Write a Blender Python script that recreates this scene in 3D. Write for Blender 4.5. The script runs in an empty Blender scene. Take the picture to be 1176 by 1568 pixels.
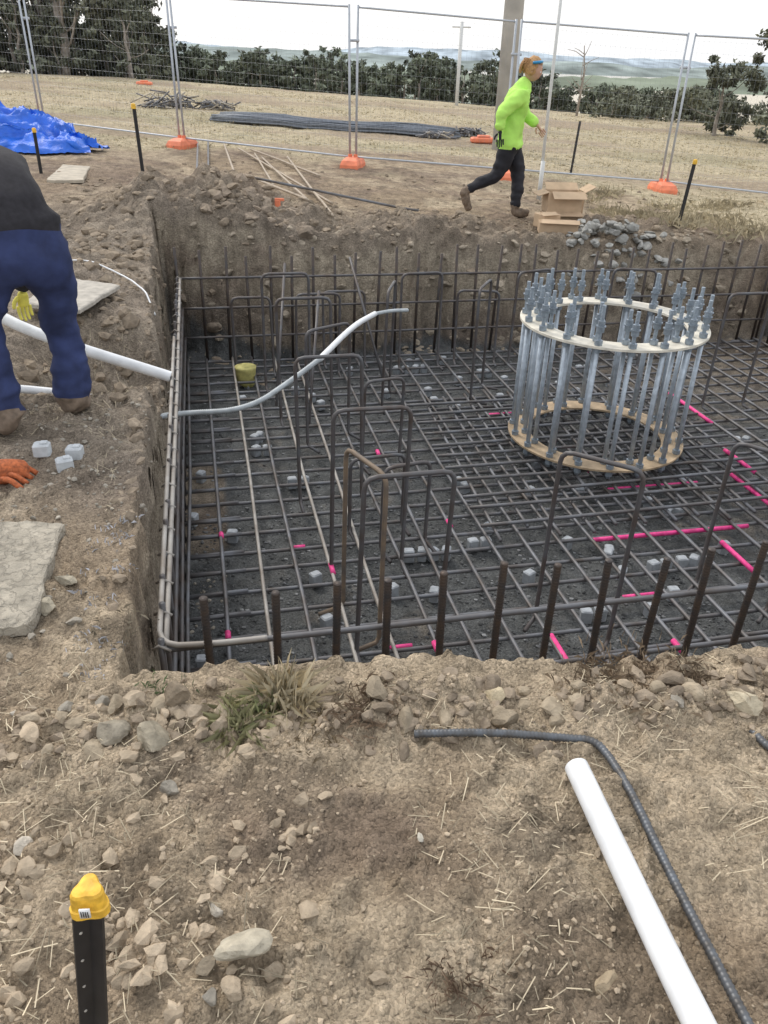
import bpy, math, random
import numpy as np
from mathutils import Vector, Matrix
random.seed(5); RNG=np.random.default_rng(7)
scene=bpy.context.scene
A=math.radians(13); CA,SA=math.cos(A),math.sin(A); OX,OY=-.74,2.15
def W(u,v,z=0.0): return (OX+u*CA-v*SA, OY+u*SA+v*CA, z)
def UV(x,y):
    rx,ry=x-OX,y-OY
    return rx*CA+ry*SA, -rx*SA+ry*CA
# ---------------- noise
_tab=np.random.default_rng(3).random((256,256))
def vnoise(x,y):
    xi=np.floor(x).astype(int); yi=np.floor(y).astype(int)
    fx=x-xi; fy=y-yi; fx=fx*fx*(3-2*fx); fy=fy*fy*(3-2*fy)
    a=_tab[xi&255,yi&255]; b=_tab[(xi+1)&255,yi&255]; c=_tab[xi&255,(yi+1)&255]; d=_tab[(xi+1)&255,(yi+1)&255]
    return (a*(1-fx)+b*fx)*(1-fy)+(c*(1-fx)+d*fx)*fy-.5
def fbm(x,y,s,o=4,off=0):
    r=0;amp=1
    for i in range(o):
        r=r+amp*vnoise(x*s+17.3*i+off,y*s+9.1*i+off*1.7); s*=2.03; amp*=.5
    return r
def sst(a,b,x):
    t=np.clip((x-a)/(b-a),0,1); return t*t*(3-2*t)
FLOOR=-1.09
def pit_sd(u,v):
    n=fbm(u,v,1.3,4,5)*.16; n2=fbm(u,v*0,1.6,5,11)*.35
    left=-.11-np.abs(fbm(v,u*0,1.5,4,2))*.13*sst(1.2,4,v)-.1*sst(3,5,v)+fbm(v,u*0,9,3,2)*.03
    near=-.40-.12*np.clip(u,0,2.4)+fbm(u,v*0,2.2,4,8)*.09
    du=np.maximum(left-u, u-6.75+n); dv=np.maximum(near-v, v-6.08+n2)
    return np.maximum(du,dv), dv, du
def ground_top(x,y):
    u,v=UV(x,y)
    z=-.04*np.clip(x-1,-14,12)*sst(4,12,y)*(1-sst(60,140,y))
    z=z+fbm(x,y,.9,3,1)*.05
    z=z+fbm(x,y,4.5,3,3)*.022*(1-sst(25,60,y))
    z=z+np.abs(fbm(x,y,11,4,9))*.035*(1-sst(10,20,y))
    z=z+sst(.05,.3,fbm(x,y,16,3,19))*.022*(1-sst(4,9,y))
    z=z+.10*np.exp(-((v-6.5)/.42)**2)*sst(-1,0,u)*(1-sst(5,7,u))*(.3+1.9*fbm(u,v,2.2,4,4))
    z=z+.36*np.exp(-((u-.25)/.95)**2-((v-6.9)/1.1)**2)*(1+.8*fbm(u,v,2.8,4,6))
    z=z+.13*np.exp(-((u+.75)/.35)**2-((v-4.7)/1.0)**2)*(1+1.3*fbm(u,v,3,4,6))
    z=z+np.exp(-((v-6.3)/.8)**2)*np.abs(fbm(u,v,6,3,16))*.14
    nl=-.56-.12*np.clip(u,0,2.4)
    z=z+.022*np.exp(-((v-nl)/.13)**2)*sst(-.6,0,u)*(1+2.5*fbm(u,v,6,4,12))
    z=z-.30*sst(-1.15,-.55,u)*(1-sst(.1,.3,u))*sst(1.95,2.25,v)*(1-sst(3.0,3.35,v))*(1+.5*fbm(u,v,4,3,2))
    z=z-sst(38,120,y)*6-sst(100,600,y)*12
    return z
def Z(x,y):
    x=np.asarray(x,float); y=np.asarray(y,float)
    u,v=UV(x,y); top=ground_top(x,y)
    sd,dv,du=pit_sd(u,v)
    far=(dv>du)&(v>3)
    w=np.where(far,.42+.2*fbm(u,v,1.1,3,31),.085)+.05*np.abs(fbm(u,v,6,3,1))
    t0=np.clip(-sd/w,0,1)
    s=np.where(dv>du,u,v)
    t1=t0+fbm(s,t0*1.15,4.5,5,3)*.34*(t0*(1-t0)*4)
    t=np.where(far,.55*np.clip(t1,0,1)+.45*sst(0,1,t1),sst(0,1,t1))
    fl=FLOOR+fbm(x,y,5,3,2)*.03
    return top*(1-t)+fl*t
def gz(x,y): return float(Z(np.array([x]),np.array([y]))[0])
# ---------------- geometry accumulation
class Geo:
    def __init__(s): s.v=[];s.f=[];s.n=0;s.col=[];s.mi=[]
    def add(s,v,faces,col=None,mi=0):
        v=np.asarray(v,float).reshape(-1,3); s.v.append(v)
        for F in (faces if isinstance(faces,list) else [faces]):
            F=np.asarray(F,int); s.f.append(F+s.n); s.mi.append(np.full(len(F),mi))
        s.n+=len(v)
        if col is not None:
            c=np.asarray(col,float)
            if c.ndim==1: c=np.tile(c,(len(v),1))
            s.col.append(c)
    def obj(s,name,mats,parent=None,smooth=True):
        me=bpy.data.meshes.new(name); V=np.concatenate(s.v)
        me.vertices.add(len(V)); me.vertices.foreach_set('co',V.ravel().astype(np.float32))
        lt=np.concatenate([np.full(len(F),F.shape[1]) for F in s.f]); idx=np.concatenate([F.ravel() for F in s.f])
        me.loops.add(len(idx)); me.loops.foreach_set('vertex_index',idx.astype(np.int32))
        me.polygons.add(len(lt)); ls=np.concatenate([[0],np.cumsum(lt)[:-1]])
        me.polygons.foreach_set('loop_start',ls.astype(np.int32)); me.polygons.foreach_set('loop_total',lt.astype(np.int32))
        me.polygons.foreach_set('material_index',np.concatenate(s.mi).astype(np.int32))
        me.polygons.foreach_set('use_smooth',np.full(len(lt),smooth))
        me.update(calc_edges=True)
        if s.col:
            C=np.concatenate(s.col); C=np.concatenate([C,np.ones((len(C),1))],1)
            at=me.color_attributes.new('Col','FLOAT_COLOR','POINT'); at.data.foreach_set('color',C.ravel().astype(np.float32))
        for m in (mats if isinstance(mats,(list,tuple)) else [mats]): me.materials.append(m)
        o=bpy.data.objects.new(name,me); scene.collection.objects.link(o)
        if parent: o.parent=parent
        return o
def frames(pts):
    P=np.asarray(pts,float); T=np.gradient(P,axis=0); T/=np.linalg.norm(T,axis=1)[:,None]+1e-9
    up=np.array([0,0,1.]) if abs(T[0][2])<.9 else np.array([1.,0,0])
    n=np.cross(T[0],up); n/=np.linalg.norm(n); N=[n]
    for i in range(1,len(P)):
        n=N[-1]-T[i]*np.dot(N[-1],T[i]); n/=np.linalg.norm(n)+1e-9; N.append(n)
    N=np.array(N); return P,T,N,np.cross(T,N)
def tube(g,pts,r,sides=8,col=None,mi=0,cap=True):
    P,T,N,B=frames(pts); k=len(P); r=np.broadcast_to(np.asarray(r,float),(k,))
    a=np.arange(sides)/sides*2*np.pi
    V=P[:,None]+r[:,None,None]*(np.cos(a)[None,:,None]*N[:,None]+np.sin(a)[None,:,None]*B[:,None])
    V=V.reshape(-1,3); i=np.arange(k-1)[:,None]*sides; j=np.arange(sides)[None]; j2=(j+1)%sides
    F=np.stack([i+j,i+j2,i+sides+j2,i+sides+j],-1).reshape(-1,4)
    fs=[F]
    if cap: fs+= [np.arange(sides)[None,::-1], (np.arange(sides)+(k-1)*sides)[None]]
    g.add(V,fs,col,mi)
def smoothpath(pts,n=40,it=3):
    P=np.asarray(pts,float)
    for _ in range(it):
        Q=[P[0]]
        for a,b in zip(P[:-1],P[1:]): Q+= [a*.75+b*.25,a*.25+b*.75]
        Q.append(P[-1]); P=np.array(Q)
    return P
def resample(P,step):
    P=np.asarray(P,float); d=np.concatenate([[0],np.cumsum(np.linalg.norm(np.diff(P,axis=0),axis=1))])
    t=np.linspace(0,d[-1],max(2,int(d[-1]/step)+1)); return np.stack([np.interp(t,d,P[:,i]) for i in range(3)],1)
def bar(g,pts,r,sides=6,mi=0): tube(g,resample(pts,.17),r,sides,mi=mi)
def ribbed(g,pts,r,pitch=.011,sides=10,col=None,mi=0,amp=.12):
    P=resample(pts,pitch/3.0); rr=r*(1+amp*np.array([1.,-.6,-.6])[np.arange(len(P))%3]); tube(g,P,rr,sides,col,mi)
def box(g,c,s,rotz=0,col=None,mi=0,bev=0,tilt=(0,0)):
    b=bev; X,Y,Zz=[q/2 for q in s]
    if b<=0:
        V=np.array([[sx*X,sy*Y,sz*Zz] for sz in(-1,1) for sy in(-1,1) for sx in(-1,1)])
        F=np.array([[0,2,3,1],[4,5,7,6],[0,1,5,4],[2,6,7,3],[0,4,6,2],[1,3,7,5]])
    else:
        L=[]
        for z,k in((-Zz,b),(-Zz+b,0),(Zz-b,0),(Zz,b)):
            x,y=X-k,Y-k; c2=b
            L+=[[x-c2,-y,z],[x,-y+c2,z],[x,y-c2,z],[x-c2,y,z],[-x+c2,y,z],[-x,y-c2,z],[-x,-y+c2,z],[-x+c2,-y,z]]
        V=np.array(L); F=[]
        for r_ in range(3):
            for j in range(8): F.append([r_*8+j,r_*8+(j+1)%8,r_*8+8+(j+1)%8,r_*8+8+j])
        F=[np.array(F),np.arange(8)[None,::-1],np.arange(24,32)[None]]
    M=Matrix.Rotation(rotz,3,'Z')@Matrix.Rotation(tilt[0],3,'X')@Matrix.Rotation(tilt[1],3,'Y')
    V=V@np.array(M).T+np.array(c); g.add(V,F,col,mi)
def ico(sub):
    import bmesh
    bm=bmesh.new(); bmesh.ops.create_icosphere(bm,subdivisions=sub,radius=1)
    V=np.array([v.co[:] for v in bm.verts]); F=np.array([[v.index for v in f.verts] for f in bm.faces]); bm.free(); return V,F
ICO={1:ico(1),2:ico(2),3:ico(3)}
def rock_template(sub,seed,ang=.5):
    V,F=ICO[sub]; r=np.random.default_rng(seed); V=V.copy()
    for _ in range(10):
        n=r.normal(size=3); n/=np.linalg.norm(n); d=.45+.4*r.random()
        s=V@n; V-= np.outer(np.maximum(s-d,0),n)
    V*=1+(.09 if sub==1 else .035)*r.normal(size=(len(V),1)); V*=np.array([1,.6+.35*r.random(),.45+.35*r.random()])
    return V,F
ROCKS={s:[rock_template(s,i+10*s) for i in range(18)] for s in (1,2,3)}
def rock(g,x,y,z,s,col,sub=1):
    V,F=ROCKS[sub][random.randrange(18)]
    e=Matrix.Rotation(random.random()*6.28,3,'Z')@Matrix.Rotation(random.uniform(-.6,.6),3,'X')
    c=np.array(col)*random.uniform(.75,1.2)
    g.add(V@np.array(e).T*s+np.array([x,y,z]),F,np.clip(c,0,1))
# ---------------- materials
def mat(name,col,rough=.7,metal=0,var=.25,scale=20,bump=.0,bscale=60,attr=False,col2=None,detail=6,spec=.5,bdist=.01,trans=0):
    m=bpy.data.materials.new(name); m.use_nodes=True; nt=m.node_tree; N=nt.nodes; L=nt.links
    b=N['Principled BSDF']; b.inputs['Roughness'].default_value=rough; b.inputs['Metallic'].default_value=metal
    b.inputs['Specular IOR Level'].default_value=spec
    tc=N.new('ShaderNodeTexCoord'); no=N.new('ShaderNodeTexNoise'); no.inputs['Scale'].default_value=scale; no.inputs['Detail'].default_value=detail
    L.new(tc.outputs['Object'],no.inputs['Vector'])
    mr=N.new('ShaderNodeMapRange'); mr.inputs['From Min'].default_value=.3; mr.inputs['From Max'].default_value=.7
    L.new(no.outputs['Fac'],mr.inputs['Value'])
    mx=N.new('ShaderNodeMix'); mx.data_type='RGBA'
    if attr:
        at=N.new('ShaderNodeAttribute'); at.attribute_name='Col'
        mr.inputs['To Min'].default_value=1-var; mr.inputs['To Max'].default_value=1+var
        mx.blend_type='MULTIPLY'; mx.inputs['Factor'].default_value=1
        L.new(at.outputs['Color'],mx.inputs['A']); L.new(mr.outputs['Result'],mx.inputs['B'])
    else:
        c2=col2 if col2 else tuple(c*(1-var) for c in col)
        mx.inputs['A'].default_value=(*c2,1); mx.inputs['B'].default_value=(*[min(1,c*(1+var*.6)) if not col2 else c for c in col],1)
        L.new(mr.outputs['Result'],mx.inputs['Factor'])
    L.new(mx.outputs['Result'],b.inputs['Base Color'])
    if bump:
        n2=N.new('ShaderNodeTexNoise'); n2.inputs['Scale'].default_value=bscale; n2.inputs['Detail'].default_value=8; n2.inputs['Roughness'].default_value=.65
        L.new(tc.outputs['Object'],n2.inputs['Vector'])
        bp=N.new('ShaderNodeBump'); bp.inputs['Strength'].default_value=bump; bp.inputs['Distance'].default_value=bdist
        L.new(n2.outputs['Fac'],bp.inputs['Height']); L.new(bp.outputs['Normal'],b.inputs['Normal'])
    return m
M_ground=mat('ground_soil',(1,1,1),.95,var=.30,scale=9,bump=1.0,bscale=45,attr=True,detail=10,spec=.12,bdist=.03)
nt=M_ground.node_tree; b=nt.nodes['Principled BSDF']; tc=[n for n in nt.nodes if n.type=='TEX_COORD'][0]; bp=[n for n in nt.nodes if n.type=='BUMP'][0]
v1=nt.nodes.new('ShaderNodeTexVoronoi'); v1.inputs['Scale'].default_value=130; v1.inputs['Randomness'].default_value=1
v2=nt.nodes.new('ShaderNodeTexVoronoi'); v2.inputs['Scale'].default_value=48
for vv in (v1,v2): nt.links.new(tc.outputs['Object'],vv.inputs['Vector'])
bb=nt.nodes.new('ShaderNodeBump'); bb.inputs['Strength'].default_value=.55; bb.inputs['Distance'].default_value=.008; bb.invert=True
bc=nt.nodes.new('ShaderNodeBump'); bc.inputs['Strength'].default_value=.45; bc.inputs['Distance'].default_value=.014; bc.invert=True
nt.links.new(v1.outputs['Distance'],bb.inputs['Height']); nt.links.new(v2.outputs['Distance'],bc.inputs['Height'])
nt.links.new(bp.outputs['Normal'],bc.inputs['Normal']); nt.links.new(bc.outputs['Normal'],bb.inputs['Normal']); nt.links.new(bb.outputs['Normal'],b.inputs['Normal'])
sp=nt.nodes.new('ShaderNodeSeparateColor'); nt.links.new(v1.outputs['Color'],sp.inputs['Color'])
m2=nt.nodes.new('ShaderNodeMapRange'); m2.inputs['To Min'].default_value=.74; m2.inputs['To Max'].default_value=1.30; nt.links.new(sp.outputs[0],m2.inputs['Value'])
mm=nt.nodes.new('ShaderNodeMix'); mm.data_type='RGBA'; mm.blend_type='MULTIPLY'; mm.inputs['Factor'].default_value=1
old=b.inputs['Base Color'].links[0].from_socket; nt.links.new(old,mm.inputs['A']); nt.links.new(m2.outputs['Result'],mm.inputs['B']); nt.links.new(mm.outputs['Result'],b.inputs['Base Color'])
M_rock=mat('rock',(1,1,1),.95,var=.25,scale=30,bump=.8,bscale=70,attr=True,spec=.12)
M_straw=mat('dry_straw',(1,1,1),.9,var=.2,scale=8,attr=True,spec=.2)
M_leaf=mat('foliage',(1,1,1),.8,var=.3,scale=.6,attr=True,spec=.1)
M_hill=mat('hazy_hills',(1,1,1),1.0,var=.2,scale=.01,attr=True,spec=0)
M_bark=mat('bark',(.34,.30,.26),.9,var=.4,scale=6,bump=.5,bscale=15)
M_steel=mat('steel_bar',(.175,.185,.205),.52,.3,var=.35,scale=7,col2=(.10,.085,.075))
M_hoop=mat('steel_hoop',(.12,.125,.135),.5,.3,var=.35,scale=9,col2=(.09,.07,.06))
M_steell=mat('steel_bar_pale',(.40,.385,.36),.6,.1,var=.3,scale=7,col2=(.23,.20,.17))
M_rust=mat('steel_bar_rusty',(.24,.175,.115),.7,.2,var=.3,scale=14,col2=(.13,.11,.095))
M_dark=mat('steel_bar_dark',(.048,.046,.048),.5,.3,var=.3,scale=20,col2=(.085,.06,.045))
M_pink=mat('pink_paint',(.85,.06,.28),.6,var=.35,scale=25)
M_galv=mat('galvanised_steel',(.44,.50,.56),.45,.3,var=.25,scale=25)
M_galvd=mat('galvanised_thread',(.29,.34,.39),.45,.4,var=.25,scale=40)
M_ringt=mat('template_ring_top',(.72,.68,.58),.6,.05,var=.25,scale=12)
M_ringb=mat('template_ring_rust',(.45,.34,.22),.65,.1,var=.35,scale=12)
M_fence=mat('fence_galv',(.46,.49,.53),.45,.4,var=.1)
M_wire=mat('fence_wire',(.36,.38,.41),.5,.3,var=.1)
M_orange=mat('orange_plastic',(.85,.25,.13),.6,var=.25,scale=8)
M_yel=mat('yellow_cap',(.85,.50,.05),.5,var=.3,scale=60,bump=.3)
M_black=mat('black_picket',(.02,.02,.022),.5,var=.3,scale=30)
M_pvc=mat('white_pvc',(.76,.78,.80),.32,var=.12,scale=14)
M_grey=mat('grey_conduit',(.42,.46,.48),.5,var=.2,scale=20)
M_conc=mat('concrete',(.44,.41,.36),.9,var=.25,scale=18,bump=.5,bscale=60)
M_block=mat('spacer_concrete',(.52,.55,.57),.85,var=.15,scale=30,bump=.3)
M_block2=mat('spacer_concrete_dark',(.36,.385,.41),.9,var=.2,scale=30,bump=.3)  # darker grey concrete for the spacers in the pit
M_tarp=mat('blue_tarp',(.02,.15,.72),.35,var=.3,scale=5,bump=.6,bscale=7,bdist=.06)
M_card=mat('cardboard',(.52,.38,.25),.85,var=.15,scale=9)
M_wood=mat('timber',(.45,.40,.32),.8,var=.25,scale=10,bump=.3)
M_navy=mat('navy_denim',(.028,.042,.12),.9,var=.4,scale=11,bump=.5,bscale=220,bdist=.002)
M_jump=mat('dark_jumper',(.024,.023,.028),.95,var=.3,scale=40,bump=.5,bscale=200,bdist=.002)
M_hiviz=mat('hi_vis_green',(.50,.86,.16),.85,var=.15,scale=8)
M_legg=mat('black_leggings',(.014,.014,.02),.8,var=.3)
M_skin=mat('skin',(.55,.33,.24),.6,var=.1)
M_hair=mat('blonde_hair',(.46,.26,.11),.7,var=.4,scale=60)
M_boot=mat('brown_boot',(.20,.15,.11),.85,var=.4,scale=30)
M_glove=mat('yellow_glove',(.75,.68,.12),.7,var=.2)
M_blue=mat('blue_glass',(.02,.25,.5),.2,var=.1)
M_white=mat('white_eye',(.8,.8,.8),.4,var=.02)
M_cream=mat('cream_pole',(.66,.67,.66),.5,var=.1)
# ---------------- ground
ul=[];x=-1.6
while x<4500:
    ul.append(x)
    if x<-.42: s=.014
    elif x<.05: s=.007
    elif x<4.4: s=.014
    else: s=min(s*1.07,400)
    x+=s
Q=[];x=-1.6;s=.014
while x>-4500: s=min(s*1.07,400); x-=s; Q.append(x)
ul=np.array(Q[::-1]+ul)
vs=[];x=-1.9
while x<4500:
    vs.append(x)
    if x<-.3: s=.011
    elif x<5.2: s=.024
    elif x<6.6: s=.011
    elif x<8: s=.03
    elif x<12: s=.055
    else: s=min(s*1.08,400)
    x+=s
vl=np.array([-80,-40,-20,-10,-6,-4,-3,-2.5,-2.2]+vs)
U,V=np.meshgrid(ul,vl,indexing='ij'); X=OX+U*CA-V*SA; Y=OY+U*SA+V*CA
ZZ=Z(X,Y); nu,nv=U.shape
i=np.arange(nu-1)[:,None]*nv; j=np.arange(nv-1)[None]
F=np.stack([i+j,i+nv+j,i+nv+j+1,i+j+1],-1).reshape(-1,4)
def mixc(c,d,w): return c*(1-w[...,None])+np.array(d)*w[...,None]
def gcolor(X,Y,ZZ):
    U,V=UV(X,Y)
    C=np.zeros(X.shape+(3,))+np.array([.345,.27,.19])
    C=mixc(C,(.46,.375,.27),sst(-.1,.35,fbm(X,Y,1.7,4,21)))
    C=mixc(C,(.235,.18,.135),sst(.0,.45,fbm(X,Y,2.3,4,33))*.85)
    C=mixc(C,(.29,.25,.205),sst(0,1,(Y-2.0)/1.5)*(1-sst(8,10,Y))*.75)
    C=mixc(C,(.21,.175,.14),np.exp(-((V-6.3)/.5)**2)*.5*sst(-2,0,U))
    C=mixc(C,(.16,.13,.10),sst(.1,.4,fbm(X,Y,5,3,40))*.45)
    C=mixc(C,(.22,.17,.135),sst(8.5,9.5,Y)*sst(-.1,.4,fbm(X*.6,Y*1.6,.9,4,44))*.6)
    gw=sst(0,2.5,Y-(14.2-1.6*np.maximum(0,X-1.2))+fbm(X,Y,.7,4,50)*4)
    gr=mixc(np.zeros(X.shape+(3,))+np.array([.49,.42,.29]),(.37,.33,.22),sst(-.1,.5,fbm(X,Y,.5,5,60)))
    gr=mixc(gr,(.31,.24,.18),sst(.02,.3,fbm(X*.5,Y*1.5,.45,4,70))*.7)
    C=C*(1-gw[...,None])+gr*gw[...,None]
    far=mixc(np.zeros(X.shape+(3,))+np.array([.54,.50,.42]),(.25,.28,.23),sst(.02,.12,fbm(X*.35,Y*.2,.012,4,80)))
    far=mixc(far,(.44,.46,.46),sst(700,2000,Y)*.6)  # plain greys with distance: haze painted into the vertex colour
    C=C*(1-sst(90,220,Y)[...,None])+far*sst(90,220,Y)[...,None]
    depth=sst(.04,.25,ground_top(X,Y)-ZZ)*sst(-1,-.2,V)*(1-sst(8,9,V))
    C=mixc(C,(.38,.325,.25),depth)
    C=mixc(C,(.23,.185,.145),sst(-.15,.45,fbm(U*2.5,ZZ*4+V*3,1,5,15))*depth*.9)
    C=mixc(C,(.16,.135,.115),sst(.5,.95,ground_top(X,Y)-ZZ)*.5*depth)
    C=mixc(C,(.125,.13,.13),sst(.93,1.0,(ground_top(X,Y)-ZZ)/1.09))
    return C
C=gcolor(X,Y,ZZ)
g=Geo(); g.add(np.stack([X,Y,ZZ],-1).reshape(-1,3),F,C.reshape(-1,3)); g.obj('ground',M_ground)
g=Geo()
for k,(d,h,c) in enumerate([(900,5,(.20,.23,.18)),(2400,26,(.25,.29,.28)),(4000,54,(.36,.42,.47))]):  # farther ridges paler and bluer: distance haze put into their colour
    xs=np.linspace(-d*1.2,d*1.2,420); n=.6+fbm(xs,xs*0,1.0/(d*.18),5,30+k)
    if k==0: n=n*.6+1.6*np.abs(fbm(xs,xs*0,.03,4,3))
    top=np.clip(n,0.05,2)*h-(12 if k==0 else 0)
    rows=[]
    for t in np.linspace(0,1,8):
        rows.append(np.stack([xs,d+t*d*.25+0*xs,-19+(top+19)*math.sin(t*math.pi/2)+fbm(xs,xs*0+t*9,.01,3,4)*h*.15*t],-1))
    Vv=np.array(rows); a,b=Vv.shape[:2]; ii=np.arange(a-1)[:,None]*b; jj=np.arange(b-1)[None]
    FF=np.stack([ii+jj,ii+jj+1,ii+b+jj+1,ii+b+jj],-1).reshape(-1,4)
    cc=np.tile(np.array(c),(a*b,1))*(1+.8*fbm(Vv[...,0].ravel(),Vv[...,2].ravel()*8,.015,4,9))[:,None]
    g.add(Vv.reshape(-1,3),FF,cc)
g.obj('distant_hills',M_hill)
# ---------------- foliage
def leaves(g,centers,rad,n,size,base,squash=.75):
    centers=np.asarray(centers); rad=np.asarray(rad)
    k=RNG.integers(0,len(centers),n); d=RNG.normal(size=(n,3)); d/=np.linalg.norm(d,axis=1)[:,None]
    rr=RNG.random(n)**.6; off=d*rr[:,None]*(rad[k]*(.6+.8*RNG.random(n)))[:,None]; off[:,2]*=squash
    P=centers[k]+off
    a=RNG.normal(size=(n,3)); a/=np.linalg.norm(a,axis=1)[:,None]; b=np.cross(a,RNG.normal(size=(n,3))); b/=np.linalg.norm(b,axis=1)[:,None]
    s=size*(.5+RNG.random(n))[:,None]
    V=np.stack([P-a*s,P+b*s*.45,P+a*s,P-b*s*.45],1).reshape(-1,3)
    F=np.arange(n*4).reshape(-1,4)
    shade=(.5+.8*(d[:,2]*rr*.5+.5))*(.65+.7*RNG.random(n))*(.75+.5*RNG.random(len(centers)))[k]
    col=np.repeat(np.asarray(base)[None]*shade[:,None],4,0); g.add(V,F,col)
def tree(name,x,y,h,cw,base,n,leaf,seed,trunk=True,low=.25,mass=None):
    r=random.Random(seed); z0=gz(x,y)
    gl=mass[0] if mass else Geo(); gt=mass[1] if mass else Geo()
    tp=[(x,y,z0-.2)]; lean=r.uniform(-.06,.06)
    for t in np.linspace(.15,.85,6): tp.append((x+lean*t*h+r.uniform(-.03,.03)*h,y+r.uniform(-.03,.03)*h,z0+h*t))
    tp=smoothpath(tp,it=1); tube(gt,tp,np.linspace(h*.022+.03,h*.006,len(tp)),7)
    cs=[];rs=[]
    nb=max(7,int(h*1.8))
    for q in range(nb):
        t=low+(1-low)*(q+.5)/nb; a=r.random()*6.28; wid=cw*math.sin(math.pi*min(.92,(t-low)/(1-low)*.75+.2))*r.uniform(.45,1.1)
        p0=tp[int(min(.99,t*.8)*(len(tp)-1))]; p1=np.array([p0[0]+math.cos(a)*wid*.8,p0[1]+math.sin(a)*wid*.8,z0+h*t+r.uniform(-.05,.05)*h])
        mid=(np.array(p0)+p1)/2+np.array([0,0,-.04*h])
        tube(gt,smoothpath([p0,mid,p1],it=1),h*.006,5)
        for _ in range(5):
            cs.append(p1+np.array([r.uniform(-1,1),r.uniform(-1,1),r.uniform(-.6,.6)])*cw*.36); rs.append(cw*r.uniform(.09,.26))
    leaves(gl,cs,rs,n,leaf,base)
    if not mass:
        e=bpy.data.objects.new(name,None); scene.collection.objects.link(e)
        gt.obj('trunk_and_limbs',M_bark,e); gl.obj('crown',M_leaf,e,smooth=False)
GUM=(.20,.205,.155)  # leaf colour lightened to carry backlit haze
for q,(x,y,h,cw) in enumerate([(-21,44,11,3.2),(-18.0,47,12,3.2),(-15.9,43,9.5,2.3),(-19.5,50,13,3.5),(-24,48,12,3.5),(-15.6,52,7,2.0)]):
    tree('gum_tree',x,y,h,cw,GUM,6500,.14,q,low=.18)
for q,(x,y,h,cw) in enumerate([(12.3,28.5,3.9,1.8),(13.9,29,4.7,2.1),(11.3,31.5,2.3,1.5),(15.4,26,4.6,2.2)]):
    tree('gum_tree',x,y,h,cw,(.18,.19,.14),5500,.085,40+q,low=.08)
gl,gt=Geo(),Geo()
r=random.Random(8)
for q in range(84):
    x=-19+q*.46+r.uniform(-.4,.4); y=r.uniform(46,60)+abs(x)*.1
    ang_top=1.45-.03*max(0,x)+.3*math.sin(x*.8)
    if x>8: ang_top=.2
    if 3.8<x<5.2 or .8<x<1.8: ang_top+=.75
    h=ang_top-gz(x,y)+r.uniform(-.9,.4)
    tree('',x,y,max(1.3,h),1.4,(.155,.175,.13),1400,.12,100+q,low=.05,mass=(gl,gt))  # tree line green lightened, haze mixed into the leaf colour
for q in range(34):
    x=r.uniform(-27,-12.5); y=r.uniform(42,50); tree('',x,y,r.uniform(2,4.2),1.6,(.16,.17,.125),1300,.13,300+q,low=.05,mass=(gl,gt))
for q in range(16):
    x=9.5+q*.8; y=r.uniform(37,44); tree('',x,y,r.uniform(.6,1.1),1.7,(.18,.19,.14),900,.09,400+q,low=.05,mass=(gl,gt))
e=bpy.data.objects.new('distant_tree_line',None); scene.collection.objects.link(e)
gl.obj('foliage',M_leaf,e,False); gt.obj('trunks',M_bark,e)
# ---------------- dry grass tufts
def blades(g,px,py,pz,n,h,spread,colr,flat=0.3,wk=.02):
    m=len(px)*n; bx=np.repeat(px,n)+RNG.normal(size=m)*spread; by=np.repeat(py,n)+RNG.normal(size=m)*spread; bz=np.repeat(pz,n)
    H=np.repeat(h,n)*(.4+.7*RNG.random(m)); a=RNG.random(m)*6.283; le=np.clip(RNG.normal(size=m)*flat,-.9,.9)
    w=H*wk*.3+.0007; P0=np.stack([bx,by,bz-.01],-1); wv=np.stack([np.cos(a)*w,np.sin(a)*w,0*w],-1)
    lean=np.stack([np.sin(a)*le*H,-np.cos(a)*le*H,0*H],-1)
    mid=P0+lean*.4+np.stack([0*H,0*H,H*.6*(1-.4*np.abs(le))],-1); top=P0+lean*1.1+np.stack([0*H,0*H,H*(1-.7*np.abs(le))],-1)
    V=np.stack([P0-wv,P0+wv,mid+wv*.7,top,mid-wv*.7],1).reshape(-1,3)
    k=np.arange(m)[:,None]*5; F=k+np.array([[0,1,2,3,4]])
    c=np.asarray(colr)[None]*(.6+.7*RNG.random(m))[:,None]; g.add(V,F,np.repeat(c,5,0))
g=Geo()
n=17000; y=9+30*RNG.random(n)**1.3; x=(RNG.random(n)-.5)*1.15*y+0
keep=(y-(14.0-1.6*np.maximum(0,x-1.2))+fbm(x,y,.7,4,50)*4>1.2)&(fbm(x*.5,y*1.5,.45,4,70)<.12); x,y=x[keep],y[keep]
blades(g,x,y,Z(x,y),5,.02+.055*RNG.random(len(x))**2+.0015*y,.06,(.52,.45,.31),.9,wk=.12)
x=np.array([3.0,3.3,3.6,3.9,4.2,3.45,4.4,2.9,2.6,3.8,4.6,5,2.3,3.1,3.9,4.3,3.2])*1.0; y=np.array([10.6,10.9,10.4,11.0,10.5,10.2,11.2,11.1,12,11.9,12.3,12.8,12.4,12.7,9.6,9.9,9.7])
blades(g,x,y,Z(x,y),120,np.full(17,.17),.17,(.44,.38,.26),.7,wk=.05)
g.obj('dry_grass',M_straw,smooth=False)
g=Geo()
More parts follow.
